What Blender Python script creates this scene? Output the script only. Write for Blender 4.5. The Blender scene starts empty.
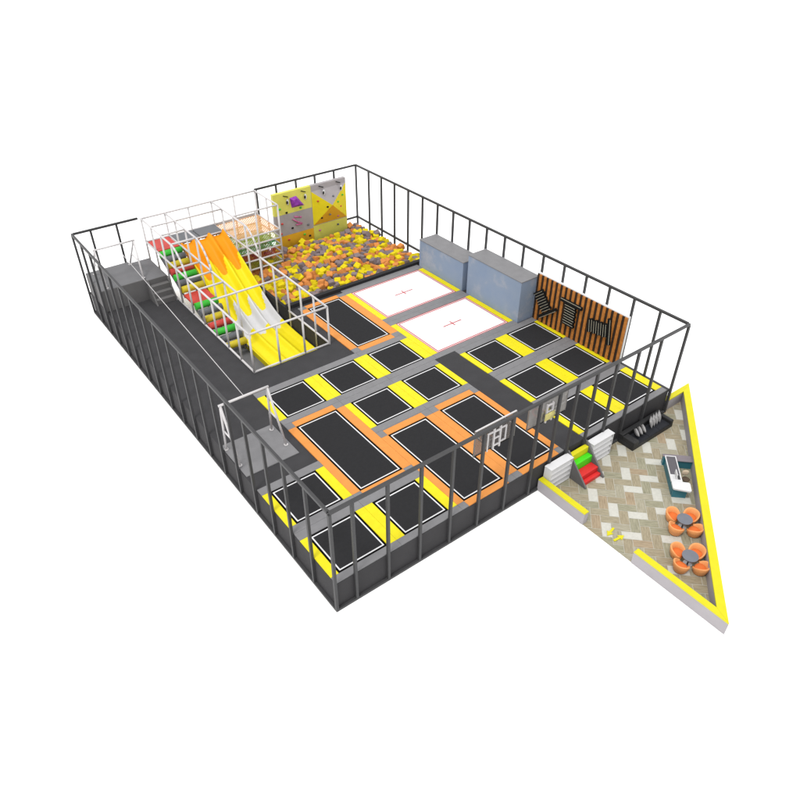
import bpy, bmesh, math, random
from mathutils import Vector, Matrix, Euler
random.seed(7)
S = 1.5                      # the plan below is laid out in units of 1.5 m; everything is scaled once at the end
scn = bpy.context.scene
COL = scn.collection

# ------------------------------------------------------------------ camera
cam = bpy.data.cameras.new('camera'); camo = bpy.data.objects.new('camera', cam); COL.objects.link(camo)
cam.sensor_width = 36; cam.lens = 36*698.549/800; cam.clip_end = 500; cam.clip_start = .1
camo.location = (-5.609*S, -10.109*S, 15.675*S)
camo.rotation_euler = (.921, -.001, -.649)
scn.camera = camo
# ------------------------------------------------------------------ light
w = bpy.data.worlds.new('World'); scn.world = w; w.use_nodes = True
bg = w.node_tree.nodes['Background']; bg.inputs[0].default_value = (1, 1, 1, 1); bg.inputs[1].default_value = 1.45
sun = bpy.data.lights.new('sun', 'SUN'); sun.energy = 2.0; sun.angle = math.radians(14); sun.color = (1, .98, .95)
so = bpy.data.objects.new('sun', sun); COL.objects.link(so)
so.rotation_euler = Vector((.40, .14, -1)).to_track_quat('-Z', 'Y').to_euler(); so.location = (0, 0, 40)
scn.view_settings.view_transform = 'Standard'; scn.view_settings.look = 'None'
scn.view_settings.exposure = 0; scn.view_settings.gamma = 1

# ------------------------------------------------------------------ materials
def lin(c): return tuple((v/255/12.92 if v/255 <= .04045 else ((v/255+.055)/1.055)**2.4) for v in c)
def mat(name, col, rough=.6, spec=.2, var=.04, scale=3.0, bump=0.0, bscale=60.0, metal=0.0, alpha=1.0):
    m = bpy.data.materials.new(name); m.use_nodes = True; nt = m.node_tree
    b = nt.nodes['Principled BSDF']
    b.inputs['Roughness'].default_value = rough; b.inputs['Specular IOR Level'].default_value = spec
    b.inputs['Metallic'].default_value = metal; b.inputs['Alpha'].default_value = alpha
    g = nt.nodes.new('ShaderNodeNewGeometry')
    n = nt.nodes.new('ShaderNodeTexNoise'); n.inputs['Scale'].default_value = scale; n.inputs['Detail'].default_value = 5
    nt.links.new(g.outputs['Position'], n.inputs['Vector'])
    r = nt.nodes.new('ShaderNodeMapRange'); r.inputs[1].default_value = .3; r.inputs[2].default_value = .7
    r.inputs[3].default_value = 1-var; r.inputs[4].default_value = 1+var
    nt.links.new(n.outputs['Fac'], r.inputs[0])
    v = nt.nodes.new('ShaderNodeVectorMath'); v.operation = 'SCALE'; v.inputs[0].default_value = col[:3]
    nt.links.new(r.outputs[0], v.inputs['Scale']); nt.links.new(v.outputs[0], b.inputs['Base Color'])
    if bump:
        n2 = nt.nodes.new('ShaderNodeTexNoise'); n2.inputs['Scale'].default_value = bscale; n2.inputs['Detail'].default_value = 3
        nt.links.new(g.outputs['Position'], n2.inputs['Vector'])
        bp = nt.nodes.new('ShaderNodeBump'); bp.inputs['Strength'].default_value = bump; bp.inputs['Distance'].default_value = .02
        nt.links.new(n2.outputs['Fac'], bp.inputs['Height']); nt.links.new(bp.outputs[0], b.inputs['Normal'])
    return m
M = {}
M['ground'] = mat('ground_white', (.95, .95, .95), .9, 0, 0)
M['deck'] = mat('deck_vinyl', (.0355, .0350, .0375), .75, .12, .08, 1.5, .15)
M['side'] = mat('platform_skirt', (.034, .033, .035), .7, .12, .08, 1.0, .1)
M['jump'] = mat('jump_fabric', (.0195, .0195, .021), .9, .08, .05, 6, .1, 150)
M['blackpad'] = mat('black_edge', (.003, .003, .003), .9, .05, 0)
M['line'] = mat('white_line', (.55, .55, .56), .6, .2, .02)
M['yellow'] = mat('yellow_vinyl', (.56, .49, .008), .45, .15, .05, 2.5, .15)
M['orange'] = mat('orange_vinyl', (.53, .205, .046), .5, .15, .05, 2.5, .15)
M['grey'] = mat('grey_vinyl', (.152, .151, .157), .5, .2, .06, 2.5, .15)
M['bed'] = mat('white_bed', (.62, .63, .64), .6, .1, .015, 1.5)
M['red'] = mat('red_line', (.36, .02, .025), .6, .1, .02)
M['steel'] = mat('dark_steel', (.042, .042, .044), .5, .2, .05)
M['wtube'] = mat('white_tube', (.46, .445, .45), .4, .3, .04)
M['pinet'] = mat('pit_wall', (.022, .022, .024), .8, .1, .05)
M['fy'] = mat('foam_yellow', (.52, .42, .012), .9, .05, .12, 8)
M['fo'] = mat('foam_orange', (.48, .19, .055), .9, .05, .12, 8)
M['fg'] = mat('foam_grey', (.17, .135, .14), .9, .05, .12, 8)
M['s_or'] = mat('slide_orange', (.66, .235, .002), .5, .15, .02)
M['s_ye'] = mat('slide_yellow', (.64, .54, .008), .5, .15, .02)
M['s_wh'] = mat('slide_white', (.50, .50, .51), .5, .15, .02)
M['r_red'] = mat('roller_red', (.42, .045, .035), .5, .2, .05)
M['r_gre'] = mat('roller_green', (.035, .36, .03), .5, .2, .05)
M['r_gry'] = mat('roller_grey', (.10, .105, .115), .5, .2, .05)
M['r_yel'] = mat('roller_yellow', (.46, .37, .02), .5, .2, .05)
M['st_red'] = mat('step_red', (.50, .022, .022), .45, .2, .05)
M['st_gre'] = mat('step_green', (.05, .50, .012), .45, .2, .05)
M['rimpad'] = mat('cream_pad', (.40, .36, .14), .6, .15, .3, 3)
M['boxg'] = mat('box_grey', (.122, .122, .128), .6, .15, .05, 1.5, .1)
M['boxd'] = mat('box_grey_side', (.115, .112, .113), .6, .15, .05, 1.5, .1)
M['wall'] = mat('lilac_wall', (.315, .298, .312), .8, .1, .04, 1.2, .1)
M['coping'] = mat('yellow_coping', (.50, .46, .012), .5, .15, .03)
M['shelf'] = mat('white_laminate', (.50, .50, .51), .4, .3, .02)
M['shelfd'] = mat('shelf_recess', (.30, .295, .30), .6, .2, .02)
M['sofa'] = mat('black_leather', (.020, .020, .021), .5, .25, .1, 3, .2)
M['sofas'] = mat('black_cushion', (.012, .013, .017), .6, .2, .1, 3, .2)
M['pillow'] = mat('grey_fabric', (.25, .245, .245), .9, .05, .15, 14, .3)
M['teal'] = mat('teal_panel', (.025, .13, .17), .4, .3, .08)
M['dtop'] = mat('mauve_grey_top', (.14, .12, .135), .4, .3, .05)
M['dinset'] = mat('dark_inset', (.06, .055, .065), .35, .4, .05)
M['chair'] = mat('orange_shell', (.62, .265, .095), .45, .25, .05)
M['chairin'] = mat('orange_seat', (.55, .13, .03), .7, .15, .05)
M['table'] = mat('blue_grey_table', (.115, .122, .145), .4, .3, .05)
M['chrome'] = mat('chrome', (.35, .35, .36), .3, .5, 0, metal=.8)
M['beige'] = mat('beige_fabric', (.42, .34, .25), .8, .1, .05)
M['brown'] = mat('dark_brown', (.07, .05, .035), .7, .15, .05)
M['screen'] = mat('screen_black', (.01, .01, .012), .25, .4, 0)
M['slat_o'] = mat('orange_timber', (.36, .135, .028), .6, .2, .2, 6, .1)
M['slat_d'] = mat('dark_timber', (.030, .018, .012), .7, .15, .2, 6, .1)
M['black'] = mat('black_rubber', (.006, .006, .006), .7, .15, 0)
M['rib'] = mat('pale_edge', (.36, .34, .27), .6, .2, .05)
M['c_y'] = mat('climb_yellow', (.54, .52, .10), .6, .15, .05, 2)
M['c_yb'] = mat('climb_bright_yellow', (.60, .50, .012), .6, .15, .05, 2)
M['c_g'] = mat('climb_grey', (.29, .27, .28), .6, .15, .05, 2)
M['c_o'] = mat('climb_orange', (.60, .32, .02), .6, .15, .05, 2)
M['c_p'] = mat('climb_purple', (.20, .035, .30), .55, .15, .3, 6)
M['pink'] = mat('hold_pink', (.40, .10, .22), .5, .2, 0)
M['net_o'] = mat('net_orange', (.60, .33, .16), .8, .05, .05)
M['net_y'] = mat('net_lime', (.52, .55, .10), .8, .05, .05)
M['net_g'] = mat('net_green', (.07, .42, .13), .8, .05, .05)
M['net_r'] = mat('net_red', (.45, .05, .06), .8, .05, .05)
M['net_l'] = mat('net_olive', (.38, .42, .07), .8, .05, .05)
M['tile_w'] = mat('tile_white', (.42, .415, .375), .5, .2, .06, 9)

# wood grain tiles: grain stretched along world 45 degrees both ways
def wood(name, c1, c2, ang):
    m = bpy.data.materials.new(name); m.use_nodes = True; nt = m.node_tree; b = nt.nodes['Principled BSDF']
    b.inputs['Roughness'].default_value = .55; b.inputs['Specular IOR Level'].default_value = .2
    g = nt.nodes.new('ShaderNodeNewGeometry'); mp = nt.nodes.new('ShaderNodeMapping'); mp.vector_type = 'TEXTURE'
    mp.inputs['Rotation'].default_value = (0, 0, ang); mp.inputs['Scale'].default_value = (1, .10, 1)
    n = nt.nodes.new('ShaderNodeTexNoise'); n.inputs['Scale'].default_value = 2.2; n.inputs['Detail'].default_value = 6; n.inputs['Roughness'].default_value = .7
    r = nt.nodes.new('ShaderNodeMapRange'); r.inputs[1].default_value = .36; r.inputs[2].default_value = .64
    mx = nt.nodes.new('ShaderNodeMix'); mx.data_type = 'RGBA'; mx.inputs[6].default_value = (*c1, 1); mx.inputs[7].default_value = (*c2, 1)
    L = nt.links.new
    L(g.outputs['Position'], mp.inputs[0]); L(mp.outputs[0], n.inputs['Vector']); L(n.outputs['Fac'], r.inputs[0]); L(r.outputs[0], mx.inputs[0]); L(mx.outputs[2], b.inputs['Base Color'])
    return m
A45 = math.radians(-45)
woods = {}
for k, (a, c) in enumerate([((.185, .16, .105), (.315, .28, .20)), ((.185, .155, .10), (.31, .27, .19)), ((.165, .158, .105), (.29, .275, .20)), ((.20, .185, .13), (.33, .305, .235)), ((.205, .155, .10), (.33, .265, .18))]):
    woods[('h', k)] = wood('wood_tile_along', a, c, A45); woods[('v', k)] = wood('wood_tile_across', a, c, -A45)

# mural and glass materials
def mural():
    m = mat('sky_mural', (.20, .26, .36), .6, .15, .04); nt = m.node_tree; b = nt.nodes['Principled BSDF']
    g = nt.nodes.new('ShaderNodeNewGeometry'); n = nt.nodes.new('ShaderNodeTexNoise')
    n.inputs['Scale'].default_value = .55; n.inputs['Detail'].default_value = 7; n.inputs['Roughness'].default_value = .62
    r = nt.nodes.new('ShaderNodeValToRGB'); e = r.color_ramp.elements
    e[0].position = .38; e[0].color = (0.185, 0.237, 0.331, 1); e[1].position = .70; e[1].color = (0.310, 0.318, 0.353, 1)
    x = e.new(.55); x.color = (0.202, 0.249, 0.331, 1)
    nt.links.new(g.outputs['Position'], n.inputs['Vector']); nt.links.new(n.outputs['Fac'], r.inputs[0]); nt.links.new(r.outputs[0], b.inputs['Base Color'])
    return m
M['mural'] = mural()
M['glass'] = mat('smoked_clear_board', (.15, .135, .13), .35, .2, .15, 2, alpha=.6)
M['glass2'] = mat('frosted_board', (.27, .26, .25), .3, .3, .25, 1.3, alpha=.6)

# ------------------------------------------------------------------ mesh building
class MB:
    def __init__(s): s.v = []; s.f = []; s.mi = []; s.mats = []; s.sm = []
    def m(s, k):
        mm = M[k] if isinstance(k, str) else k
        if mm not in s.mats: s.mats.append(mm)
        return s.mats.index(mm)
    def face(s, pts, k, smooth=False):
        i = len(s.v); s.v += [tuple(p) for p in pts]; s.f.append(tuple(range(i, i+len(pts)))); s.mi.append(s.m(k)); s.sm.append(smooth)
    def raw(s, vs, fs, k, smooth=False):
        i = len(s.v); s.v += [tuple(p) for p in vs]; mi = s.m(k)
        for f in fs: s.f.append(tuple(a+i for a in f)); s.mi.append(mi); s.sm.append(smooth)
        return s
    def box(s, x0, y0, z0, x1, y1, z1, k, bev=0.0, T=None, top=None):
        if x0 > x1: x0, x1 = x1, x0
        if y0 > y1: y0, y1 = y1, y0
        b = bev
        if b:
            vs = []
            for z, d in ((z0, 0), (z1-b, 0), (z1, b)):
                vs += [(x0+d, y0+d, z), (x1-d, y0+d, z), (x1-d, y1-d, z), (x0+d, y1-d, z)]
            fs = [(3, 2, 1, 0)]
            for L in (0, 4):
                for i in range(4): j = (i+1) % 4; fs.append((L+i, L+j, L+4+j, L+4+i))
            fs.append((8, 9, 10, 11))
        else:
            vs = [(x0, y0, z0), (x1, y0, z0), (x1, y1, z0), (x0, y1, z0), (x0, y0, z1), (x1, y0, z1), (x1, y1, z1), (x0, y1, z1)]
            fs = [(3, 2, 1, 0), (0, 1, 5, 4), (1, 2, 6, 5), (2, 3, 7, 6), (3, 0, 4, 7), (4, 5, 6, 7)]
        if T is not None: vs = [tuple(T @ Vector(p)) for p in vs]
        s.raw(vs, fs, k)
        if top: s.mi[-1] = s.m(top)
        return s
    def tube(s, a, b, r, k, n=10, r2=None, square=False):
        a = Vector(a); b = Vector(b); d = (b-a)
        if square: n = 4
        q = d.to_track_quat('Z', 'Y'); r2 = r if r2 is None else r2
        vs = []
        for P, R in ((a, r), (b, r2)):
            for i in range(n):
                t = 2*math.pi*i/n + (math.pi/4 if square else 0)
                vs.append(P + q @ Vector((R*math.cos(t)*(2**.5 if square else 1), R*math.sin(t)*(2**.5 if square else 1), 0)))
        fs = [(i, (i+1) % n, n+(i+1) % n, n+i) for i in range(n)]
        i0 = len(s.f)
        s.raw(vs, fs, k, not square); s.raw(vs, [tuple(range(n-1, -1, -1)), tuple(range(n, 2*n))], k)
        return s
    def path(s, pts, r, k, n=8):
        for a, b in zip(pts, pts[1:]): s.tube(a, b, r, k, n)
        return s
    def prism(s, poly, z0, z1, k, top=None):
        n = len(poly)
        ar = sum(poly[i][0]*poly[(i+1) % n][1]-poly[(i+1) % n][0]*poly[i][1] for i in range(n))
        if ar < 0: poly = poly[::-1]
        vs = [(x, y, z0) for x, y in poly]+[(x, y, z1) for x, y in poly]
        fs = [tuple(range(n-1, -1, -1))]+[(i, (i+1) % n, n+(i+1) % n, n+i) for i in range(n)]+[tuple(range(n, 2*n))]
        s.raw(vs, fs, k)
        if top: s.mi[-1] = s.m(top)
        return s
    def prism_yz(s, poly, x0, x1, k):
        n = len(poly)
        vs = [(x0, y, z) for y, z in poly]+[(x1, y, z) for y, z in poly]
        s.raw(vs, [tuple(range(n)), tuple(range(2*n-1, n-1, -1))]+[(i, n+i, n+(i+1) % n, (i+1) % n) for i in range(n)], k)
        return s
    def ell(s, c, r, k, n=14, m=8, T=None, p=1.0):
        vs = []; fs = []
        def pw(a): return math.copysign(abs(a)**p, a)
        for j in range(m+1):
            th = math.pi*j/m
            for i in range(n):
                ph = 2*math.pi*i/n
                v = Vector((r[0]*pw(math.sin(th))*pw(math.cos(ph)), r[1]*pw(math.sin(th))*pw(math.sin(ph)), r[2]*pw(math.cos(th))))
                if T is not None: v = T @ v
                vs.append(v+Vector(c))
        for j in range(m):
            for i in range(n):
                fs.append((j*n+i, (j+1)*n+i, (j+1)*n+(i+1) % n, j*n+(i+1) % n))
        s.raw(vs, fs, k, True); return s
    def build(s, name, parent=None, origin=None, recalc=True):
        me = bpy.data.meshes.new(name)
        o0 = Vector(origin) if origin else Vector((0, 0, 0))
        if parent is not None and origin is None: o0 = ORG[parent.name]
        me.from_pydata([tuple(Vector(p)-o0) for p in s.v], [], s.f)
        for mm in s.mats: me.materials.append(mm)
        me.polygons.foreach_set('material_index', s.mi); me.polygons.foreach_set('use_smooth', s.sm); me.update()
        if recalc:
            bm = bmesh.new(); bm.from_mesh(me); bmesh.ops.remove_doubles(bm, verts=bm.verts, dist=1e-5)
            bmesh.ops.recalc_face_normals(bm, faces=bm.faces); bm.to_mesh(me); bm.free()
        o = bpy.data.objects.new(name, me); COL.objects.link(o)
        if parent is not None: o.parent = parent; ORG[o.name] = o0
        else: o.location = o0; ORG[o.name] = o0
        return o
ORG = {}
def tag(o, label=None, cat=None, group=None, kind=None):
    if label: o['label'] = label
    if cat: o['category'] = cat
    if group: o['group'] = group
    if kind: o['kind'] = kind
    return o
def thing(name, loc, label, cat, group=None):
    e = bpy.data.objects.new(name, None); COL.objects.link(e); e.location = loc; e.empty_display_size = .1
    ORG[e.name] = Vector(loc); return tag(e, label, cat, group)
def lerp(t, pts):
    pts = sorted(pts)
    if t <= pts[0][0]: return pts[0][1]
    for (a, b), (c, d) in zip(pts, pts[1:]):
        if t <= c: return b+(d-b)*(t-a)/(c-a)
    return pts[-1][1]
def smooth_lerp(t, pts):       # averaged, so that the profile has no kinks
    return sum(lerp(t+d, pts) for d in (-.3, -.2, -.1, 0, .1, .2, .3))/7

W, L, H, Z = 14.02, 19.5, 3.7, 1.0

# ------------------------------------------------------------------ setting
g = MB(); g.face([(-150, -150, 0), (150, -150, 0), (150, 150, 0), (-150, 150, 0)], 'ground')
tag(g.build('ground', origin=(0, 0, 0), recalc=False), kind='structure')

# ------------------------------------------------------------------ trampoline platform (deck on a closed base)
pl = thing('park_platform', (W/2, L/2, 0), 'large dark raised platform carrying all trampolines inside the tall fence', 'platform')
xs = [0, 2.8, 6.1, W]; ys = [0, 9.75, 13.05, L]
solid = lambda i, j: 0 <= i < 3 and 0 <= j < 3 and not ((i == 1 and j >= 1) or (i == 2 and j == 2))
dk = MB(); sk = MB(); joint = MB()
for i in range(3):
    for j in range(3):
        if not solid(i, j): continue
        x0, x1, y0, y1 = xs[i], xs[i+1], ys[j], ys[j+1]
        dk.face([(x0, y0, Z), (x1, y0, Z), (x1, y1, Z), (x0, y1, Z)], 'deck')
        for (di, dj, a, b) in ((-1, 0, (x0, y1), (x0, y0)), (1, 0, (x1, y0), (x1, y1)), (0, -1, (x0, y0), (x1, y0)), (0, 1, (x1, y1), (x0, y1))):
            if not solid(i+di, j+dj): sk.face([(*a, .004), (*b, .004), (*b, Z), (*a, Z)], 'side')
dk.build('deck', pl, recalc=False); sk.build('skirt', pl, recalc=False)
fl = MB(); fl.box(2.85, 9.8, .004, 6.05, 13.6, .05, 'boxg', .01)
tag(fl.build('landing_mat', origin=(4.4, 11.6, 0)), 'grey floor mat in the pit at the foot of the yellow slide', 'floor mat')

# ------------------------------------------------------------------ trampolines
def module(key, cell, bed, kind, label, group=None):
    """cell = outer rectangle of the unit, bed = outer edge of the white (or red) line"""
    X0, Y0, X1, Y1 = cell; a, b, c, d = bed; e = .065; g = .0015
    t = thing({'small': 'square_trampoline', 'long': 'long_trampoline', 'white': 'performance_trampoline'}[kind], ((a+c)/2, (b+d)/2, Z), label, 'trampoline', group)
    X0 += g; Y0 += g; X1 -= g; Y1 -= g
    zt = Z+.04; bv = .005
    def pad(nm, x0, y0, x1, y1, k):
        if x1-x0 > .02 and y1-y0 > .02: MB().box(x0, y0, Z, x1, y1, zt, k, bv).build(nm, t)
    if kind == 'white':
        m = MB(); m.box(a-e, b-e, Z, c+e, d+e, Z+.030, 'bed'); j = m.build('jump_bed', t)
        r = MB(); zz = Z+.0335; o = .0
        for off, w_ in ((0, .04), (-.06, .028)):
            A, B, C, D = a+off, b+off, c-off, d-off
            r.box(A, B, zz-.003, C, B+w_, zz, 'red'); r.box(A, D-w_, zz-.003, C, D, zz, 'red')
            r.box(A, B+w_, zz-.003, A+w_, D-w_, zz, 'red'); r.box(C-w_, B+w_, zz-.003, C, D-w_, zz, 'red')
        cx, cy = (a+c)/2, (b+d)/2
        r.box(cx-.47, cy-.022, zz-.003, cx+.47, cy+.022, zz, 'red'); r.box(cx-.022, cy-.17, zz-.003, cx+.022, cy-.022, zz, 'red'); r.box(cx-.022, cy+.022, zz-.003, cx+.022, cy+.17, zz, 'red')
        r.build('red_marking', t)
    else:
        m = MB(); m.box(a-e, b-e, Z, c+e, d+e, Z+.018, 'blackpad'); m.build('edge_webbing', t)
        m = MB(); m.box(a, b, Z+.018, c, d, Z+.022, 'jump'); m.build('jump_mat', t)
        r = MB(); w_ = .038; zz = Z+.026
        r.box(a, b, Z+.022, c, b+w_, zz, 'line'); r.box(a, d-w_, Z+.022, c, d, zz, 'line'); r.box(a, b+w_, Z+.022, a+w_, d-w_, zz, 'line'); r.box(c-w_, b+w_, Z+.022, c, d-w_, zz, 'line')
        r.build('white_outline', t)
    e2 = e+.004
    if kind == 'long':
        s_ = .27
        ty0 = max(Y0, b-e2-s_-.02); ty1 = min(Y1, d+e2+s_)
        pad('orange_pad', X0, b-e2+.003, min(a-e2, X1), d+e2-.003, 'orange'); pad('orange_pad', c+e2, b-e2+.003, X1, d+e2-.003, 'orange')
        pad('orange_pad', a-e2, ty0, c+e2, b-e2, 'orange'); pad('orange_pad', a-e2, d+e2, c+e2, ty1, 'orange')
        for (x0, x1) in ((X0, a-e2-.003), (c+e2+.003, X1)):
            for (y0, y1) in ((Y0, b-e2), (d+e2, Y1)): pad('corner_pad', x0, y0, x1, y1, 'grey')
        if ty0 > Y0+.02: pad('end_pad', a-e2, Y0, c+e2, ty0-.003, 'grey')
        if ty1 < Y1-.02: pad('end_pad', a-e2, ty1+.003, c+e2, Y1, 'grey')
    else:
        pad('yellow_pad', X0, b-e2+.003, a-e2, d+e2-.003, 'yellow'); pad('yellow_pad', c+e2, b-e2+.003, X1, d+e2-.003, 'yellow')
        pad('grey_pad', X0, Y0, X1, b-e2, 'grey'); pad('grey_pad', X0, d+e2, X1, Y1, 'grey')
    return t
X = [.322, 2.493, 4.66, 6.838, 9.90, 12.076]; Y = [.305, 2.468, 4.638, 6.785]; SX, SY = 1.452, 1.436
CX = [(0.01, 2.14), (2.14, 4.335), (4.335, 6.49), (6.49, 8.6), (9.58, 11.73), (11.73, 13.93)]
CY = [(0.01, 2.115), (2.115, 4.28), (4.28, 6.44), (6.44, 8.6)]
def sq(ci, ri, label, cell=None):
    c = cell or (CX[ci][0], CY[ri][0], CX[ci][1], CY[ri][1])
    module('', c, (X[ci], Y[ri], X[ci]+SX, Y[ri]+SY), 'small', label, 'small square trampolines')
sq(0, 0, 'small square black trampoline in the corner of the fence nearest the viewer')
sq(0, 1, 'small square black trampoline beside the left fence, directly behind the nearest corner one')
sq(1, 0, 'small square trampoline at the near fence, right of the nearest corner one')
sq(1, 3, 'small square trampoline closest to the front white A frame, before the slide exit')
sq(2, 3, 'middle square trampoline in the row of three before the slide exit')
sq(3, 3, 'small square trampoline touching the near left corner of the front white trampoline', (6.49, 6.44, 8.718, 8.597))
sq(2, 2, 'small square trampoline right behind the middle long orange framed trampoline')
sq(3, 2, 'small square trampoline left of the far end of the dark walkway')
sq(4, 2, 'small square trampoline right of the far end of the dark walkway')
sq(5, 2, 'small square black trampoline in the corner between blue block and striped wall')
sq(4, 1, 'small square trampoline right of the walkway, middle one of its column of three')
sq(5, 1, 'small square black trampoline below the middle of the orange and black striped wall')
sq(5, 0, 'small square black trampoline in the right corner of the fence above the black sofa')
sq(4, 0, 'small square trampoline beside the walkway just above the right white cubby cabinet')
def lg(ci, y0, cell, label): module('', cell, (X[ci], y0[0], X[ci]+SX, y0[1]), 'long', label, 'long orange framed trampolines')
lg(1, (2.468, 6.074), (2.14, 2.125, 4.335, 6.44), 'long black trampoline in orange pads, beside the grey zip line landing mat')
lg(2, (.305, 3.904), (4.335, .01, 6.49, 4.28), 'long black trampoline in orange pads under the left basketball backboard')
lg(3, (.305, 3.904), (6.49, .01, 8.6, 4.28), 'long black trampoline in orange pads under the right basketball backboard, along the walkway')
lg(3, (8.96, 12.53), (6.45, 8.6, 8.72, 12.85), 'long black trampoline in orange pads between the slide cage and the white trampolines')
module('', (8.72, 6.44, 12.96, 9.66), (9.05, 6.80, 12.65, 9.31), 'white', 'white trampoline with red cross in front of the taller blue block', 'white trampolines with a red cross')
module('', (8.72, 9.66, 12.96, 13.04), (9.05, 10.04, 12.65, 12.55), 'white', 'white trampoline with red cross in front of the foam pit', 'white trampolines with a red cross')
b = MB(); b.box(8.61, .01, Z, 9.57, 6.43, Z+.03, 'deck', .01)
tag(b.build('walkway_mat', origin=(9.1, 3.2, Z)), 'dark grey walkway mat running from the entrance steps between the trampolines', 'walkway')
b = MB(); b.box(0.02, 4.3, Z, 2.13, 4.97, Z+.012, 'deck'); 
fs = MB(); fs.box(.03, 4.98, Z, 1.87, 6.75, Z+.035, 'grey', .012)
tag(fs.build('landing_mat', origin=(.95, 5.9, Z)), 'light grey rectangular mat under the front zip line frame', 'floor mat')

# ------------------------------------------------------------------ tall fences
def fence(label, A, B, poss, ends, mid, fr=.040):
    t = thing('tall_fence', (A[0], A[1], 0), label, 'fence', 'tall dark steel fences round the park')
    A = Vector((*A, 0)); B = Vector((*B, 0)); d = (B-A).normalized(); Ln = (B-A).length
    for s in poss:
        P = A+d*s; MB().tube((P.x, P.y, 0.0), (P.x, P.y, H-.045), fr, 'steel', square=True).build('post', t)
    for z in ((.04, Z-.04, H) if mid else (.04, H)):
        a = A+d*(ends[0]); b_ = A+d*(Ln-ends[1])
        a.z = b_.z = z
        MB().tube(a, b_, fr*1.03, 'steel', square=True).build('rail', t)
o_ = .045
fence('tall dark front fence of thin posts nearest the viewer, running to the lobby', (-o_, -o_), (W+o_, -o_), [0, .64, 1.70, 2.78, 3.86, 4.94, 6.02, 7.1, 7.92, 8.70, 9.55, 10.47, 11.52, 12.66, W+2*o_], (0, 0), False)
fence('tall dark left fence of thin posts along the zip line', (-o_, -o_), (-o_, L+o_), [1.083*i+o_ for i in range(1, 18)]+[L+2*o_], (.05, 0), False)
fence('tall dark right fence of thin posts behind the blue blocks and striped wall', (W+o_, -o_), (W+o_, L+o_), [1.083*i+o_ for i in range(1, 18)]+[L+2*o_], (.05, 0), True)
fence('tall dark fence at the back left corner, behind the zip line start', (-o_, L+o_), (W+o_, L+o_), [.75, 1.83], (.05, 11.35), True)
fence('tall dark fence at the back, behind the climbing wall', (-o_, L+o_), (W+o_, L+o_), [8.45, 9.5, 10.59, 11.66, 12.78], (8.35, .05), True)

# ------------------------------------------------------------------ foam pit
pit = thing('foam_pit', (10, 16, 0), 'dark low walled foam pit full of loose foam cubes', 'foam pit')
b = MB(); b.box(6.1, 13.05, .002, W-.01, 13.25, 1.16, 'pinet'); b.build('front_wall', pit)
b = MB(); b.box(6.1, 13.26, .002, 6.22, 17.1, 1.0, 'pinet'); b.build('side_wall', pit)
b = MB(); b.box(W-.09, 13.26, .002, W-.01, L-.01, .5, 'pinet'); b.build('side_wall', pit)
b = MB(); b.box(6.1, L-.09, .002, W-.1, L-.01, .5, 'pinet'); b.build('back_wall', pit)
b = MB(); b.box(6.23, 13.26, .002, W-.1, L-.1, .34, 'pinet'); b.build('pit_floor', pit)
def cubemesh(k, s=.285):
    bm = bmesh.new(); bmesh.ops.create_cube(bm, size=s); bmesh.ops.bevel(bm, geom=list(bm.edges), offset=.022, segments=2, affect='EDGES')
    me = bpy.data.meshes.new('foam_cube'); bm.to_mesh(me); bm.free(); me.materials.append(M[k]); return me
CM = [cubemesh('fy'), cubemesh('fo'), cubemesh('fg')]
cubes = []
sp = .305
for lay in (0, 1):
    yv = 13.42
    while yv < 19.40:
        xv = 6.38
        while xv < 13.90:
            x_ = xv+random.uniform(-.04, .04)+lay*.14; y_ = yv+random.uniform(-.04, .04)+lay*.14
            hz = .64+.14*math.sin((x_-6.2)/7.7*math.pi)*math.sin((y_-13.2)/6.2*math.pi)+.03*math.sin(x_*2.1+y_*1.3)
            if not (y_ > 18.85 and 9.0 < x_ < 13.2) and x_ < 13.90 and y_ < 19.42:
                c = random.choices((0, 1, 2), (36, 30, 34))[0]
                if lay == 0 or random.random() < .12:
                    cubes.append((x_, y_, hz+random.uniform(-.06, .06)+(.13 if lay else 0)-(.0), c, (random.uniform(-.55, .55), random.uniform(-.55, .55), random.uniform(0, 6.3))))
            xv += sp
        yv += sp
camv = Vector((-5.6, -10.1, 15.7))
cubes.sort(key=lambda q: (Vector(q[:3])-camv).length + (4 if q[0] < 8.4 and q[1] > 15 else 0))
names = ['yellow', 'orange', 'grey']
for i, (x_, y_, z_, c, e) in enumerate(cubes[:300]):
    o = bpy.data.objects.new('foam_cube', CM[c]); COL.objects.link(o); o.location = (x_, y_, z_); o.rotation_euler = e
    tag(o, 'loose %s foam cube lying in the near part of the foam pit' % names[c], 'foam cube', 'loose foam cubes in the pit')
st = MB()
for x_, y_, z_, c, e in cubes[300:]:
    R_ = Euler(e).to_matrix(); k = ('fy', 'fo', 'fg')[c]; vs = [R_ @ v.co + Vector((x_, y_, z_)) for v in CM[c].vertices]
    st.raw(vs, [tuple(p.vertices) for p in CM[c].polygons], k)
tag(st.build('foam_cubes', origin=(10, 17, .6), recalc=False), 'mass of yellow, orange and grey foam cubes filling the far part of the pit', 'foam cubes', kind='stuff')

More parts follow.
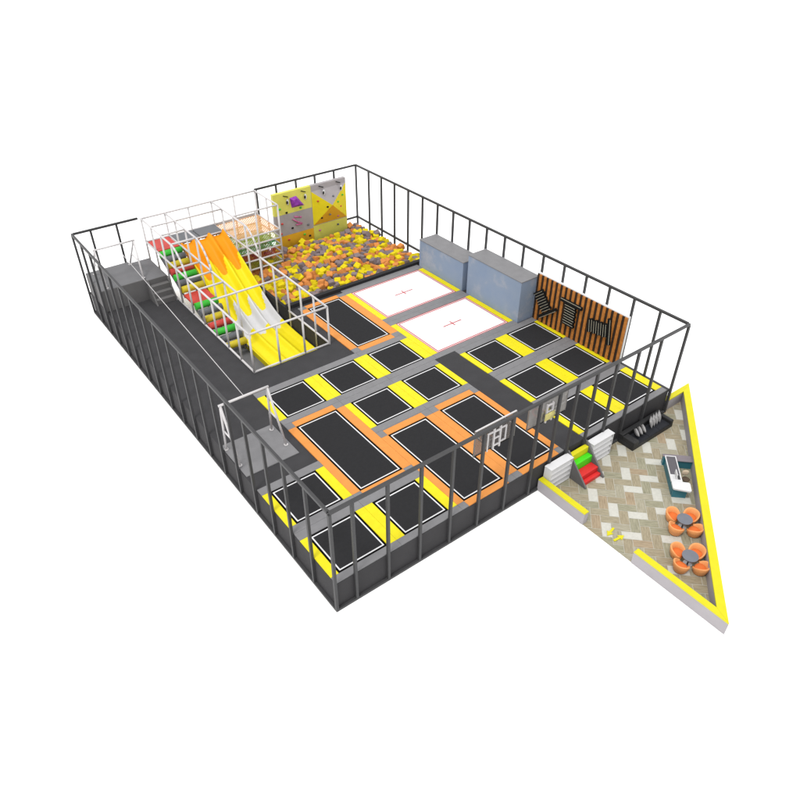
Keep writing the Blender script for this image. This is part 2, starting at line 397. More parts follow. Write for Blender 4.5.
# ------------------------------------------------------------------ climbing wall
cw = thing('climbing_wall', (11.1, 19.3, .4), 'climbing wall of yellow, grey and orange panels behind the foam pit', 'climbing wall')
yf = 19.2
for (x0, x1, z0, z1, k) in ((9.05, 11.145, .35, 1.195, 'c_o'), (9.05, 11.145, 1.2, 2.275, 'c_g'), (9.05, 11.145, 2.28, 3.35, 'c_y'), (11.15, 13.18, .35, 1.28, 'c_y'), (11.15, 13.18, 1.285, 3.35, 'c_g')):
    MB().box(x0, yf, z0, x1, yf+.2, z1, k).build('panel', cw)
p = MB(); a_, b_, c_, d_ = (11.16, yf-.004, 1.31), (13.17, yf-.004, 1.31), (13.17, yf-.004, 3.1), (11.16, yf-.004, 3.06); ap = (12.14, yf-.34, 2.27)
p.face([a_, d_, ap], 'c_yb'); p.face([c_, b_, ap], 'c_yb'); p.face([b_, a_, ap], 'c_o'); p.face([d_, c_, ap], 'c_g'); p.face([a_, b_, c_, d_], 'c_g')
p.build('pyramid_volume', cw)
p = MB(); q_ = [(9.93, 3.02), (10.30, 3.06), (10.72, 2.50), (10.02, 2.52)]
p.raw([(x, yf-.003, z) for x, z in q_]+[((x-10.22)*.55+10.22, yf-.16, (z-2.78)*.55+2.80) for x, z in q_], [(0, 1, 5, 4), (1, 2, 6, 5), (2, 3, 7, 6), (3, 0, 4, 7), (4, 5, 6, 7), (3, 2, 1, 0)], 'c_p'); p.build('purple_volume', cw)
for (x, z, yy) in ((9.78, 2.86, 0), (10.78, 2.90, 0), (11.78, 2.92, .11), (12.80, 2.93, .11)):
    p = MB(); p.ell((x+.03, yf-.02-yy, z), (.075, .03, .15), 'shelf', 12, 8); e_ = p.build('eye_hold', cw); MB().ell((x-.01, yf-.05-yy, z), (.05, .02, .085), 'black', 10, 6).build('pupil', e_)
for (x, z, yy) in ((9.72, 3.16, 0), (10.70, 3.19, 0), (11.72, 3.20, 0), (12.72, 3.21, 0)):
    p = MB(); p.tube((x-.12, yf-.03, z+.05), (x+.13, yf-.03, z-.05), .022, 'black', 6); p.build('brow_hold', cw)
hc = ['r_red', 'r_gre', 'black', 'pink', 'r_gry']
for i, (x, z) in enumerate([(9.4, 1.85), (9.35, 2.6), (9.95, 1.5), (10.45, 1.95), (10.85, 1.45), (9.7, .95), (10.6, 1.0), (10.9, .85), (11.5, .98), (12.6, 1.02), (9.3, 1.35), (10.5, 2.42), (9.7, 2.35)]):
    p = MB(); p.ell((x, yf-.02, z), (.07, .045, .05), hc[i % 5], 8, 5); p.build('climbing_hold', cw)
for i, (x, z, y_) in enumerate([(11.45, 2.55, .10), (11.6, 1.65, .12), (12.05, 1.75, .2), (12.9, 2.55, .1), (12.6, 1.5, .06), (12.75, 2.0, .12), (11.9, 2.2, .25), (12.3, 2.65, .18), (12.55, 2.3, .2)]):
    p = MB(); p.ell((x, yf-y_-.01, z), (.065, .045, .045), hc[(i*2) % 5], 8, 5); p.build('climbing_hold', cw)
p = MB()
for a, b2 in (((10.0, 1.95), (10.25, 1.75)), ((10.25, 1.75), (10.5, 1.62)), ((10.15, 1.62), (10.5, 1.6)), ((10.1, 2.05), (10.35, 1.98))):
    p.tube((a[0], yf-.03, a[1]), (b2[0], yf-.03, b2[1]), .04, 'pink', 6)
p.build('pink_hold', cw)

# ------------------------------------------------------------------ blue blocks
for (y0, y1, zt, lab) in ((9.9, 12.88, 2.36, 'lower blue mural block with grey top, beside the foam pit'), (6.5, 9.6, 2.85, 'taller blue mural block with grey top, beside the striped wall')):
    t = thing('padded_block', (13.5, (y0+y1)/2, Z), lab, 'padded block', 'blue jump off blocks')
    MB().box(12.97, y0, Z, W-.08, y1, zt-.035, 'mural').build('body', t)
    MB().box(12.955, y0-.015, zt-.034, W-.07, y1+.015, zt, 'grey', .012).build('grey_top', t)

# ------------------------------------------------------------------ striped wall with T shaped figures
sw = thing('striped_wall', (13.9, 4.3, Z), 'orange and black vertical striped wall by the right fence', 'wall')
MB().box(13.785, 2.05, Z+.002, 13.90, 6.44, 3.06, 'shelf').build('white_backing', sw)
n = 18
for i in range(n):
    y0 = 2.055+(6.43-2.055)*i/n; st_ = (6.43-2.055)/n
    MB().box(13.735, y0, Z+.045, 13.782, y0+st_*.50, 3.04, 'slat_o', 0).build('orange_slat', sw)
MB().box(13.76, 2.054, Z+.044, 13.783, 6.432, 3.036, 'slat_d').build('dark_board', sw)
def figure(cy, cz, ang, lab):
    t = thing('bar_figure', (13.78, cy, cz), lab, 'wall hold', 'T shaped bar holds on the striped wall')
    Rm = Matrix.Rotation(ang, 4, 'X')
    T = Matrix.Translation((13.665, cy, cz)) @ Rm
    def bar(y0, y1, z, h, nm):
        m_ = MB(); m_.box(-.03, y0, z-h/2, .068, y1, z+h/2, 'black', T=T); m_.box(-.040, y0+.02, z+h/2-.016, -.031, y1-.02, z+h/2-.002, 'rib', T=T); m_.build(nm, t)
    bar(-.52, .52, .46, .13, 'long_bar')
    for i in range(8): bar(-.25-.03*(i % 2), .25+.03*((i+1) % 2), .31-i*.108, .085, 'short_bar')
    MB().box(.0, -.19, -.48, .066, .19, .34, 'black', T=T).build('spine', t)
figure(5.90, 2.0, math.radians(140), 'black T shaped bar hold tilted upside down, nearest the blue block')
figure(4.53, 2.08, 0, 'black T shaped bar hold standing upright in the middle of the striped wall')
figure(3.12, 2.15, math.radians(82), 'black T shaped bar hold lying on its side, nearest the right end of the wall')

# ------------------------------------------------------------------ slide
E = [(10.0, .27), (12.6, .30), (13.4, .37), (14.1, .52), (15.0, .95), (16.0, 1.52), (17.0, 2.10), (18.45, 2.80)]
F = [(10.0, .13), (13.4, .13), (14.1, .15), (15.0, .58), (16.0, 1.20), (17.0, 1.79), (18.0, 2.42), (18.45, 2.56)]
sl = thing('wave_slide', (5, 14.7, .05), 'three lane slide in orange, yellow and white with drip edged colour bands', 'slide')
x0, x1 = 3.93, 6.03; NX, NY = 78, 420
ya, yb = 10.3, 18.42
def ysf(j): return ya+(yb-ya)*j/NY
def surf(i, j):
    x = x0+(x1-x0)*i/NX; u = (i/NX*3) % 1.0
    yy = ysf(j); e = smooth_lerp(yy, E); f = smooth_lerp(yy, F)
    k = abs(math.cos(math.pi*u))**5 if i not in (0, NX) else 1
    return (x, yy, f+(e-f)*k)
idx = {}; vs = [surf(i, j) for j in range(NY+1) for i in range(NX+1)]
me = bpy.data.meshes.new('slide_bed'); fcs = []; mis = []
def colour(i, yy):
    u = (i+.5)/NX*3; lane = int(u); u -= lane
    wob = .08*math.sin(u*9+lane*2)
    dr = .50*math.exp(-abs((u-.60)/.25)**6)
    if yy > 17.0-dr+.25*max(0, .3-u)+.05*lane: return 0
    if yy > 15.05-dr+.25*max(0, .3-u)+.04*lane: return 1
    if yy > 13.42+.14*math.cos(u*2*math.pi)+.05*math.sin(u*17): return 2
    return 1
for j in range(NY):
    for i in range(NX):
        a = j*(NX+1)+i; fcs.append((a, a+1, a+NX+2, a+NX+1)); mis.append(colour(i, ysf(j+.5)))
nb = len(vs)
for j in range(NY+1):
    yy = ysf(j); zb = smooth_lerp(yy, F)-.09; vs.append((x0, yy, zb)); vs.append((x1, yy, zb))
for j in range(NY):
    a = j*(NX+1); b_ = nb+2*j
    fcs.append((a, a+NX+1, b_+2, b_)); mis.append(colour(0, ysf(j+.5)))
    a += NX; b_ += 1
    fcs.append((a+NX+1, a, b_, b_+2)); mis.append(colour(NX-1, ysf(j+.5)))
    fcs.append((nb+2*j, nb+2*j+2, nb+2*j+3, nb+2*j+1)); mis.append(1)
fcs.append(tuple([nb]+[nb+1]+list(range(NX, -1, -1)))); mis.append(1)
org = ORG[sl.name]
me.from_pydata([tuple(Vector(v)-org) for v in vs], [], fcs)
for k in ('s_or', 's_ye', 's_wh'): me.materials.append(M[k])
me.polygons.foreach_set('material_index', mis); me.polygons.foreach_set('use_smooth', [k < NX*NY for k in range(len(fcs))]); me.update()
so_ = bpy.data.objects.new('slide_bed', me); COL.objects.link(so_); so_.parent = sl

# ------------------------------------------------------------------ roller stairs
rs = thing('roller_stairs', (3.34, 15, .1), 'two flights of red, green, grey and yellow padded rollers beside the slide', 'padded stairs')
seq = ['r_gre', 'r_gry', 'r_yel', 'r_red', 'r_gre', 'r_gry', 'r_yel']
def roller(y_, z_, k):
    m_ = MB(); m_.tube((2.87, y_, z_), (3.83, y_, z_), .145, k, 20)
    m_.build('roller', rs)
for i, k in enumerate(seq):
    t_ = i/6; roller(18.02-(18.02-16.12)*t_, 2.52-(2.52-1.66)*t_, k)
for i, k in enumerate(seq):
    t_ = i/6; roller(14.86-(14.86-12.52)*t_, 1.44-(1.44-.66)*t_, k)
MB().box(2.86, 15.02, 1.42, 3.84, 15.98, 1.52, 'r_red', .02).build('red_landing', rs)
MB().box(2.86, 18.2, 2.54, 3.84, 19.38, 2.64, 'r_red', .02).build('red_landing', rs)
m_ = MB()
for (ya_, za_, yb_, zb_) in ((18.2, 2.44, 16.0, 1.42), (15.0, 1.32, 12.4, .48)):
    for xx in (2.88, 3.78): m_.prism_yz([(ya_, za_), (ya_, za_-.1), (yb_, zb_-.1), (yb_, zb_)], xx, xx+.05, 'boxd')
m_.build('stringer', rs)

# ------------------------------------------------------------------ white cage
cg = thing('slide_cage', (4.4, 14.5, 0), 'white tube cage with curved roof rails around the slide and roller stairs', 'play frame')
R0 = .041; ZL = 2.64
def tb(a, b_, nm='rail'): MB().tube(a, b_, R0, 'wtube', 10).build(nm, cg)
XA, XB, XC, XD = 2.82, 3.88, 6.07, 8.27; YB = 19.42
yl = [19.42, 18.33, 17.24, 16.16, 15.05, 13.94, 12.84, 11.8, 10.77, 9.78]
arc = [(16.16, H), (15.95, 3.66), (15.72, 3.55), (15.5, 3.38), (15.32, 3.18), (15.17, 2.93), (15.06, ZL)]
for x_ in (XA, XB, XC):
    m_ = MB(); m_.path([(x_, YB, H)]+[(x_, y_, z_) for y_, z_ in arc], R0, 'wtube'); 
    m_.build('curved_rail', cg)
    tb((x_, 18.2 if x_ == XC else YB, ZL), (x_, 9.78 if x_ != XB else 12.84, ZL))
tb((XA, 17.9, Z+.04), (XA, 9.78, Z+.04)); tb((XC, 12.9, Z+.04), (XC, 9.78, Z+.04)); tb((XA, 9.78, Z+.04), (XC, 9.78, Z+.04))
tb((XA, 9.78, ZL), (XC, 9.78, ZL)); tb((XA, 12.84, ZL), (XC, 12.84, ZL))
tb((XB, 15.05, 1.25), (XB, 12.84, .55))
for y_ in (16.16, 15.05, 13.94): tb((XA, y_, ZL), (XB, y_, ZL))
tb((XA, YB, H), (XD, YB, H)); tb((XA, 18.33, H), (XC, 18.33, H)); tb((XA, 17.24, H), (XB, 17.24, H)); tb((XA, 16.16, H), (XB, 16.16, H))
tb((XC, 17.27, H), (XD, 17.27, H)); tb((XD, 17.27, H), (XD, YB, H)); tb((XA, YB, ZL), (XD, YB, ZL))
for y_ in yl:
    top_ = H if y_ > 16 else ZL
    tb((XA, y_, Z-.4 if y_ > 17.5 else Z), (XA, y_, top_), 'post')
    if y_ >= 12.8: tb((XB, y_, 0), (XB, y_, top_), 'post')
    tb((XC, y_, 0), (XC, y_, top_), 'post')
for x_ in (3.9, 4.98): tb((x_, 9.78, Z), (x_, 9.78, ZL), 'post')
for x_ in (4.97, 7.16): tb((x_, YB, 0), (x_, YB, H), 'post')
for y_ in (YB, 18.33, 17.27): tb((XD, y_, .4), (XD, y_, H), 'post')
tb((7.16, 17.27, .4), (7.16, 17.27, H), 'post')
for (xa, xb) in ((3.91, 4.92), (4.97, 6.04)): MB().box(xa, 18.45, ZL-.1, xb, 19.38, ZL+.01, 'r_gry', .02).build('grey_deck', cg)
tb((3.9, 18.42, ZL), (XC, 18.42, ZL))
for z_, k in ((2.55, 'net_o'), (2.16, 'net_y'), (1.79, 'net_g'), (1.40, 'net_r'), (.98, 'net_l'), (.56, 'net_g')):
    for a, b_ in (((XC, 17.27), (XD, 17.27)), ((XD, 17.27), (XD, YB)), ((XC, YB), (XD, YB))): tb((*a, z_), (*b_, z_))
    nt_ = MB(); xa, xb, ya_, yb_ = XC+.02, XD-.02, 17.29, YB-.02
    for sgn, dz in ((1, 0), (-1, .012)):
        c = -3.0
        while c < 5.5:
            pts = []
            # line  y - ya_ = sgn*(x - xa) + c   clipped to the rectangle
            wd = .026 if k != 'net_o' else .036
            seg = []
            lo, hi = xa, xb
            f_ = lambda x: ya_+sgn*(x-xa)+c
            xsx = sorted([xa+(0-c)*sgn, xa+((yb_-ya_)-c)*sgn])
            lo, hi = max(lo, xsx[0]), min(hi, xsx[1])
            if hi-lo > .03:
                q1 = Vector((lo, f_(lo), z_+dz)); q2 = Vector((hi, f_(hi), z_+dz)); nrm = (q2-q1).normalized().cross(Vector((0, 0, 1)))*wd/2
                t3 = Vector((0, 0, .008))
                nt_.raw([q1-nrm, q2-nrm, q2+nrm, q1+nrm, q1-nrm+t3, q2-nrm+t3, q2+nrm+t3, q1+nrm+t3], [(3, 2, 1, 0), (0, 1, 5, 4), (1, 2, 6, 5), (2, 3, 7, 6), (3, 0, 4, 7), (4, 5, 6, 7)], k)
            c += .15 if k != 'net_o' else .14
    nt_.build('climbing_net', cg, recalc=False)

# ------------------------------------------------------------------ zip line
zp = thing('start_platform', (1.3, 18.4, Z), 'grey padded start platform with four steps in the back left corner', 'platform')
MB().box(.02, 17.42, Z, 1.86, L-.03, 1.95, 'boxd', .015, top='boxg').build('block', zp)
MB().box(1.865, 17.3, Z, 2.76, 19.35, 1.92, 'boxd', .015, top='boxg').build('landing', zp)
for i in range(3):
    MB().box(1.94, 17.28-.19*(i+1)-.02, Z, 2.72, 17.29-.19*i, 1.92-.235*(i+1), 'boxd', .012).build('step', zp)
for xx in (1.87, 2.73): MB().prism_yz([(17.29, Z), (16.62, Z), (17.29, 1.88)], xx, xx+.06, 'boxd').build('step_side', zp)
def aframe(lab, xl, xr, yc, zt, zf, fl_, fr_, hy):
    t = thing('zip_line_stand', ((xl+xr)/2, yc, zf), lab, 'zip line frame', 'white zip line frames')
    MB().tube((xl-.05, yc, zt), (xr+.05, yc, zt), .04, 'wtube', 12).build('top_bar', t)
    for xt, xf in ((xl, fl_), (xr, fr_)):
        for s in (-1, 1):
            g_ = MB().tube((xf, yc+s*hy, zf+.02), (xt, yc, zt), .036, 'wtube', 10).build('leg', t)
            MB().tube((xf, yc+s*hy, zf), (xf, yc+s*hy, zf+.02), .07, 'wtube', 12).build('foot_plate', g_)
        k_ = .45
        MB().tube((xf+(xt-xf)*k_, yc-hy*(1-k_), zf+(zt-zf)*k_), (xf+(xt-xf)*k_, yc+hy*(1-k_), zf+(zt-zf)*k_), .026, 'wtube', 8).build('brace', t)
    return t
aframe('white A frame standing on the light grey mat near the left fence', .0, 1.55, 6.02, 3.12, Z+.036, .10, 1.72, .47)
aframe('white A frame standing on the grey start platform at the back', .38, 2.0, 18.35, 3.32, 1.952, .3, 1.84, .78)
c = MB(); c.tube((1.22, 18.35, 3.32), (.78, 6.02, 3.12), .011, 'wtube', 8)
tag(c.build('zip_line_cable', origin=(1, 12, 3.2)), 'thin pale zip line cable strung between the two white A frames', 'cable')

# ------------------------------------------------------------------ basketball backboards on the front fence
def hoop(x0, x1, z0, z1, yb_, lab, warm):
    xc = (x0+x1)/2
    t = thing('basketball_hoop', (xc, yb_, z0), lab, 'basketball hoop', 'basketball hoops inside the near fence')
    bb = MB().box(x0, yb_, z0, x1, yb_+.03, z1, 'glass2' if warm else 'glass').build('backboard', t)
    m_ = MB(); y_ = yb_-.004
    for a, b_, c_, d_ in ((x0, z1-.008, x1, z1+.016), (x0, z0-.01, x1, z0+.006)): m_.box(a, y_-.008, b_, c_, y_+.036, d_, 'wtube' if b_ > z0+.1 else 'black')
    m_.box(x0-.014, y_-.008, z0-.01, x0, y_+.036, z1+.016, 'chrome'); m_.box(x1, y_-.008, z0-.01, x1+.014, y_+.036, z1+.016, 'chrome'); m_.build('board_frame', bb)
    m_ = MB(); yy = yb_-.06
    for xx in (xc-.12, xc+.12): m_.box(xx-.022, yy-.03, z0-.0, xx+.022, yy+.02, z1-.12, 'wtube')
    for zz in (z0+.12, z0+.38, z0+.62): m_.box(xc-.098, yy-.02, zz-.025, xc+.098, yy+.01, zz+.025, 'wtube')
    if not warm: m_.box(xc+.142, yy-.02, z0+.62, xc+.36, yy+.01, z0+.66, 'wtube'); m_.box(xc+.32, yy-.02, z0+.18, xc+.36, yy+.01, z0+.62, 'wtube'); m_.box(xc+.142, yy-.02, z0+.14, xc+.36, yy+.01, z0+.18, 'wtube')
    if not warm: m_.box(xc-.36, yy-.02, z0+.62, xc-.142, yy+.01, z0+.66, 'wtube'); m_.box(xc-.36, yy-.02, z0+.02, xc-.32, yy+.01, z0+.62, 'wtube')
    m_.build('mounting_bracket', t)
    if warm: MB().box(xc-.20, yy-.05, z0+.10, xc+.20, yy-.032, z0+.36, 'rimpad', .01).build('bracket_pad', t)
    rp = MB().box(xc-.17, yb_+.032, z0+.05, xc+.17, yb_+.075, z0+.27, 'shelf' if not warm else 'yellow', .01).build('rim_plate', t)
    r_ = MB(); N = 24; cy_ = yb_+.30; cz = z0+.08
    pts = [(xc+.19*math.cos(2*math.pi*i/N), cy_+.19*math.sin(2*math.pi*i/N), cz) for i in range(N+1)]
    r_.path(pts, .016, 'r_red' if warm else 'orange', 6); r_.tube((xc, yb_+.07, cz), (xc, cy_-.19, cz), .02, 'orange', 6); r_.build('rim', rp)
hoop(4.72, 6.25, 2.76, 3.66, .12, 'left basketball backboard with a white H shaped bracket, over the middle long trampoline', False)
hoop(6.80, 8.42, 2.67, 3.46, .12, 'right basketball backboard with yellow plate and red rim, beside the walkway', True)

# ------------------------------------------------------------------ lobby floor: 2:1 herringbone of wood and pale tiles
poly = [(7.5, -.002), (15.3, -.002), (15.3, -.05), (7.5, -6.5)]
poly = [(7.5, -.004), (14.03, -.004), (14.03, .15), (15.35, .15), (7.5, -6.37)]
def clip(pts):
    # convex region: x>=7.5, y<=.15 (y<=-.004 for x<14.03 is hidden under the platform), right of the diagonal
    def cut(ps, f):
        out = []
        for i in range(len(ps)):
            a, b_ = ps[i], ps[(i+1) % len(ps)]; fa, fb = f(a), f(b_)
            if fa >= 0: out.append(a)
            if fa*fb < 0:
                t_ = fa/(fa-fb); out.append((a[0]+(b_[0]-a[0])*t_, a[1]+(b_[1]-a[1])*t_))
        return out
    for f in (lambda p_: p_[0]-7.5, lambda p_: (.15 if p_[0] > 99 else .0)-p_[1]-.004, lambda p_: .769*(p_[1]-.3)-.639*(p_[0]-15.6)):
        pts = cut(pts, f)
        if len(pts) < 3: return None
    return pts
used = []; whites = [(7.56, 5.36), (8.41, 5.64), (8.98, 6.23), (9.25, 7.06), (8.39, 4.53), (8.09, 3.68), (9.21, 3.72), (9.2, 4.84), (10.42, 8.87), (7.01, 5.13), (7.73, 6.89), (8.3, 6.36), (7.7, 4.64), (9.12, 5.52), (10.03, 8.05), (9.16, 7.74), (8.32, 7.46), (10.42, 9.54), (7.42, 3.81), (7.46, 6.03), (8.99, 2.59), (10.0, 5.37), (9.61, 2.31)]
lf = MB(); wt = .285; U0, V0 = 8.075-28*wt, 4.398-16*wt; r2 = 2**.5; gp = .006
def toxy(u, v): return ((u+v)/r2, (v-u)/r2)
for i in range(-4, 60):
    for j in range(-6, 60):
        k = (i+j) % 4
        if k == 0: u0, v0, u1, v1, o = i, j, i+2, j+1, 'h'
        elif k == 2: u0, v0, u1, v1, o = i, j, i+1, j+2, 'v'
        else: continue
        A_, B_, C_, D_ = U0+u0*wt+gp, V0+v0*wt+gp, U0+u1*wt-gp, V0+v1*wt-gp
        q = clip([toxy(A_, B_), toxy(C_, B_), toxy(C_, D_), toxy(A_, D_)])
        if not q: continue
        ctr_ = ((A_+C_)/2, (B_+D_)/2)
        pale = any(A_ <= p_[0] <= C_ and B_ <= p_[1] <= D_ for p_ in whites) and all(math.hypot(ctr_[0]-p_[0], ctr_[1]-p_[1]) > .62 for p_ in used)
        if pale: used.append(ctr_)
        mm = M['tile_w'] if pale else woods[(o, random.choice((0, 0, 1, 1, 2, 2, 3, 3, 4)))]
        lf.face([(x, y, .012) for x, y in q], mm)
base = clip([(0, -10), (20, -10), (20, 5), (0, 5)])
lf.prism(base, .002, .008, 'tile_w')
lf.face([(14.03, -.004, .012), (15.25, -.004, .012), (15.25, .1, .012), (14.03, .1, .012)], woods[('h', 3)])
tag(lf.build('lobby_floor', origin=(10, -2, 0), recalc=False), kind='structure')

# lobby walls
def lwall(pg, lab, cap=None):
    t = thing('low_wall', (pg[0][0], pg[0][1], 0), lab, 'low wall', 'low yellow topped lobby walls')
    MB().prism(pg, .013, .43, 'wall').build('wall_body', t)
    cx = sum(p_[0] for p_ in pg)/len(pg); cy = sum(p_[1] for p_ in pg)/len(pg)
    MB().prism(pg, .431, .475, 'coping').build('yellow_coping', t)
xo, xi = 7.48, 7.67
lwall([(xo, -.06), (xi, -.06), (xi, -1.93), (xo, -1.93)], 'short lilac wall with yellow top, between the platform and the entrance gap')
lwall([(xo, -3.72), (xi, -3.72), (xi, -6.19), (xo, -6.66)], 'lilac wall with yellow top from the entrance gap to the pointed tip')
lwall([(7.482, -6.664), (7.673, -6.19), (15.09, -.022), (15.70, .18)], 'long diagonal lilac wall with yellow top behind the desk and round tables')
lwall([(14.08, .18), (15.695, .18), (15.085, -.022), (14.08, -.022)], 'shortest lilac wall with yellow top, beside the right fence corner post')

# entrance steps
es = thing('entrance_steps', (9.1, -.4, 0), 'entrance steps with yellow, green and red treads between two white cabinets', 'steps')
for i, (k, nm) in enumerate((('st_red', 'red_step'), ('st_gre', 'green_step'), ('coping', 'yellow_step'))):
    ya_, yb_, zt_ = ((-.72, -.425, .34), (-.422, -.225, .62), (-.222, -.06, .86))[i]
    MB().box(8.77, ya_, .013, 9.56, yb_, zt_, k, .02).build(nm, es)
MB().box(8.77, -.86, .013, 9.56, -.722, .16, 'st_red', .02).build('red_step', es)
for xx in (8.71, 9.565): MB().prism_yz([(-.06, .014), (-.98, .014), (-.98, .07), (-.10, 1.0), (-.06, 1.0)], xx, xx+.055, 'boxd').build('side_panel', es)

# cubby cabinets
def cab(x0, x1, lab):
    t = thing('cubby_cabinet', ((x0+x1)/2, -.2, 0), lab, 'cabinet', 'white cubby cabinets at the entrance')
    y0, y1, h = -.33, -.06, .93
    m_ = MB(); m_.box(x0, y0, .013, x0+.03, y1, h-.03, 'shelf'); m_.box(x1-.03, y0, .013, x1, y1, h-.03, 'shelf'); m_.box(x0+.03, y0+.12, .013, x1-.03, y1, h-.03, 'shelfd'); m_.build('carcass', t)
    MB().box(x0-.01, y0-.015, h-.03, x1+.01, y1, h, 'shelf', .008).build('cabinet_top', t)
    for i in range(4):
        z0 = .04+i*.215
        MB().prism_yz([(y0-.004, z0), (y0+.06, z0+.15), (y0+.115, z0+.15), (y0+.115, z0)], x0+.035, x1-.035, 'shelf').build('tilted_shelf', t)
cab(7.69, 8.69, 'white cubby cabinet left of the coloured entrance steps, by the short yellow topped wall')
cab(9.66, 10.68, 'white cubby cabinet right of the coloured entrance steps, by the black sofa')

# sofa
sf = thing('black_sofa', (12.5, -.38, 0), 'long black leather sofa against the platform in the lobby', 'sofa')
MB().box(11.40, -.72, .013, 13.58, -.06, .17, 'sofa', .015).build('base', sf)
MB().box(11.40, -.235, .172, 13.58, -.065, .40, 'sofa', .03).build('backrest', sf)
MB().box(11.40, -.72, .172, 11.66, -.24, .37, 'sofa', .03).build('armrest', sf)
MB().box(13.44, -.72, .172, 13.58, -.24, .34, 'sofa', .03).build('armrest', sf)
for i in range(3):
    xx = 11.665+i*(13.435-11.665)/3; MB().box(xx, -.715, .172, xx+.585, -.24, .225, 'sofas', .025).build('seat_cushion', sf)
def pillow(x, y, z, rz, ry, lab, s=.17, rx=1.25):
    T = Matrix.Rotation(rz, 3, 'Z') @ Matrix.Rotation(rx, 3, 'X') @ Matrix.Rotation(ry, 3, 'Z')
    m_ = MB(); vs = []; n_ = 10; fs = []
    for sg in (1, -1):
        for a in range(n_+1):
            for b2 in range(n_+1):
                u = a/n_*2-1; v = b2/n_*2-1
                h = .060*((1-u*u)*(1-v*v))**.6*sg
                pin = 1-.16*(1-abs(u)**2)*abs(v)**3; pin2 = 1-.16*(1-abs(v)**2)*abs(u)**3
                vs.append(T @ Vector((u*s*pin2, v*s*pin, h)) + Vector((x, y, z)))
    for q in range(2):
        o = q*(n_+1)**2
        for a in range(n_):
            for b2 in range(n_): i0 = o+a*(n_+1)+b2; fs.append((i0, i0+1, i0+n_+2, i0+n_+1))
    m_.raw(vs, fs, 'pillow', True)
    tag(m_.build('cushion', origin=(x, y, z)), lab, 'cushion', 'grey cushions on the sofa')
for i, (x, w_) in enumerate(((11.86, 'first grey cushion from the left armrest, standing on edge on the black sofa'), (12.04, 'second grey cushion from the left armrest, standing on edge on the black sofa'), (12.22, 'third grey cushion from the left armrest, standing on edge on the black sofa'))):
    pillow(x, -.44, .41, math.radians(62), math.radians(45), w_, .165)
for i, (x, w_) in enumerate(((12.74, 'grey cushion leftmost in the right hand cluster on the black sofa'), (12.90, 'second grey cushion of the right hand cluster on the black sofa'), (13.06, 'third grey cushion of the right hand cluster on the black sofa'), (13.23, 'grey cushion nearest the right armrest of the black sofa'))):
    pillow(x, -.38+.01*i, .40, math.radians(28), math.radians(8), w_, .17, 1.2)

# reception desk, laid out in the 45 degree frame of the floor tiles
T45 = Matrix.Rotation(math.radians(-45), 4, 'Z')
ds = thing('reception_desk', (11.3, -2.4, 0), 'teal reception desk with white worktop along the diagonal wall', 'desk')
def ub(u0, v0, z0, u1, v1, z1, k, nm, bev=0.0, par=None, top=None):
    return MB().box(u0, v0, z0, u1, v1, z1, k, bev, T=T45, top=top).build(nm, par or ds)
ub(9.86, 6.90, .013, 10.40, 7.14, .33, 'teal', 'back_counter'); ub(9.42, 7.03, .331, 10.42, 7.16, .35, 'dtop', 'counter_top'); ub(9.80, 6.86, .331, 10.42, 7.027, .35, 'dtop', 'counter_top')
ub(9.44, 6.975, .013, 9.857, 7.14, .33, 'teal', 'back_counter')
fc = ub(9.49, 5.60, .013, 9.77, 6.97, .37, 'teal', 'front_counter')
m_ = MB(); z0, z1 = .371, .41
for (a, b_, c_, d_) in ((9.46, 5.80, 9.49, 7.02), (9.78, 6.20, 9.81, 7.02), (9.49, 6.99, 9.78, 7.02), (9.49, 5.80, 9.78, 6.12)): m_.box(a, b_, z0, c_, d_, z1, 'shelf', T=T45)
m_.box(9.78, 5.80, z0, 9.81, 6.2, z1, 'shelf', T=T45); m_.build('worktop', fc)
ub(9.491, 6.121, z0, 9.779, 6.989, z0+.02, 'dinset', 'dark_inset', par=fc)
ub(9.50, 5.50, .013, 9.92, 5.597, .37, 'teal', 'end_panel')
# rounded white end of the worktop
pts = []; 
for (cu, cv, a0) in ((9.95, 5.44, -90), (9.96, 5.72, 0), (9.52, 5.735, 90), (9.52, 5.50, 180)):
    for k in range(6):
        a = math.radians(a0+k*18); pts.append((cu+.06*math.cos(a), cv+.06*math.sin(a)))
pts = [toxy(u, v) for u, v in pts]
MB().prism(pts, .372, .425, 'shelf').build('worktop_end', fc)
mo = thing('monitor', (*toxy(9.62, 5.98), .41), 'small white monitor on the reception desk', 'monitor')
ub(9.56, 5.93, .411, 9.68, 6.05, .42, 'shelf', 'stand', par=mo); ub(9.612, 5.98, .42, 9.628, 6.00, .50, 'shelf', 'neck', par=mo); ub(9.60, 5.86, .47, 9.625, 6.12, .63, 'shelf', 'case', par=mo); ub(9.626, 5.875, .485, 9.630, 6.105, .615, 'screen', 'screen', par=mo)
kb = MB(); kb.box(9.68, 5.90, .412, 9.76, 6.10, .422, 'screen', T=T45); tag(kb.build('keyboard', origin=(*toxy(9.72, 6.0), .41)), 'dark keyboard beside the monitor on the reception desk', 'keyboard')
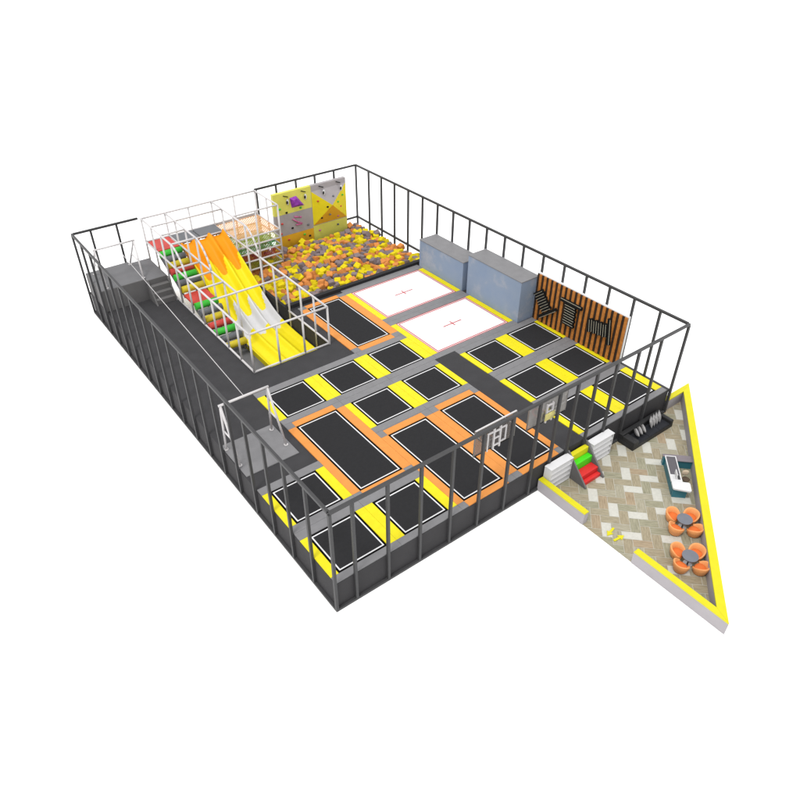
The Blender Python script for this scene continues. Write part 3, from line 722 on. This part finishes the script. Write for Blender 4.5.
# office chair behind the desk
oc = thing('office_chair', (*toxy(9.98, 6.10), 0), 'beige and brown office chair behind the reception desk', 'chair')
cx_, cy_ = toxy(9.98, 6.08)
MB().tube((cx_, cy_, .05), (cx_, cy_, .26), .02, 'chrome', 8).build('column', oc)
m_ = MB()
for k in range(5):
    a = k*2*math.pi/5; m_.tube((cx_, cy_, .06), (cx_+.15*math.cos(a), cy_+.15*math.sin(a), .035), .014, 'chrome', 6)
m_.build('star_base', oc)
MB().ell((cx_, cy_, .285), (.12, .12, .035), 'brown', 16, 8, p=.75).build('seat', oc)
px_, py_ = toxy(9.96, 6.23)
MB().ell((px_, py_, .43), (.11, .028, .10), 'beige', 16, 8, T=Matrix.Rotation(math.radians(-40), 3, 'Z'), p=.7).build('backrest', oc)

# round tables with tub chairs
def tub(x, y, ang, lab, grp):
    t = thing('tub_chair', (x, y, 0), lab, 'chair', grp)
    m_ = MB(); N = 28; a0, a1 = math.radians(-138), math.radians(138)
    vs = []; fs = []
    prof = [(.170, .05, 0), (.212, .18, 0), (.238, .36, 1), (.220, .385, 1), (.190, .36, 1), (.150, .20, 0)]
    for i in range(N+1):
        a = a0+(a1-a0)*i/N; drop = (1-math.cos((abs(a)/a1)**2.2*math.pi))*.5
        for r_, z_, hi in prof:
            zz = z_-drop*.15*(1 if hi else .3)
            vs.append((x+r_*math.cos(ang+a), y+r_*math.sin(ang+a), zz))
    K = len(prof)
    for i in range(N):
        for k in range(K-1): fs.append((i*K+k, (i+1)*K+k, (i+1)*K+k+1, i*K+k+1))
    fs.append(tuple(range(K))); fs.append(tuple(N*K+K-1-k for k in range(K)))
    m_.raw(vs, fs, 'chair', True); m_.build('shell', t)
    m_ = MB(); m_.ell((x, y, .175), (.175, .175, .045), 'chairin', 20, 8, p=.8); m_.build('seat', t)
    m_ = MB(); m_.tube((x, y, .013), (x, y, .14), .145, 'chair', 20, r2=.175); m_.build('base', t)
def group(cx, cy, nm):
    t = thing('round_table', (cx, cy, 0), 'round blue grey table '+nm, 'table', 'round lobby tables')
    MB().tube((cx, cy, .335), (cx, cy, .36), .225, 'table', 40).build('tabletop', t)
    MB().tube((cx, cy, .03), (cx, cy, .334), .025, 'chrome', 12).build('column', t)
    MB().tube((cx, cy, .013), (cx, cy, .03), .13, 'chrome', 24).build('foot', t)
    for dx, dy, w_ in ((-.02, .36, 'left upper'), (.37, .01, 'right upper'), (-.38, .0, 'left lower'), (.0, -.38, 'right lower')):
        tub(cx+dx, cy+dy, math.atan2(dy, dx), 'orange tub chair on the %s side of the round table %s' % (w_, nm), 'orange tub chairs')
group(9.80, -3.79, 'nearest the reception desk')
group(8.72, -4.72, 'near the pointed tip')

# floor arrows
def arrow(x, y, ang, lab):
    pts = [(-.2, -.035), (.02, -.035), (.02, -.10), (.2, 0), (.02, .10), (.02, .035), (-.2, .035)]
    c_, s_ = math.cos(ang), math.sin(ang)
    m_ = MB(); m_.prism([(x+a*c_-b_*s_, y+a*s_+b_*c_) for a, b_ in pts], .013, .04, 'coping')
    tag(m_.build('floor_arrow', origin=(x, y, .013)), lab, 'arrow', 'yellow floor arrows in the entrance gap')
arrow(7.92, -2.63, math.radians(192), 'yellow floor arrow pointing out of the lobby')
arrow(7.93, -2.94, math.radians(-8), 'yellow floor arrow pointing into the lobby')

# ------------------------------------------------------------------ real size: 1 plan unit = 1.5 m
done = set()
for o in bpy.data.objects:
    if o.type in ('CAMERA', 'LIGHT'): continue
    if o.name != 'ground': o.location = o.location*S
    if o.type == 'MESH' and o.data.name not in done and o.name != 'ground':
        o.data.transform(Matrix.Scale(S, 4)); o.data.update(); done.add(o.data.name)
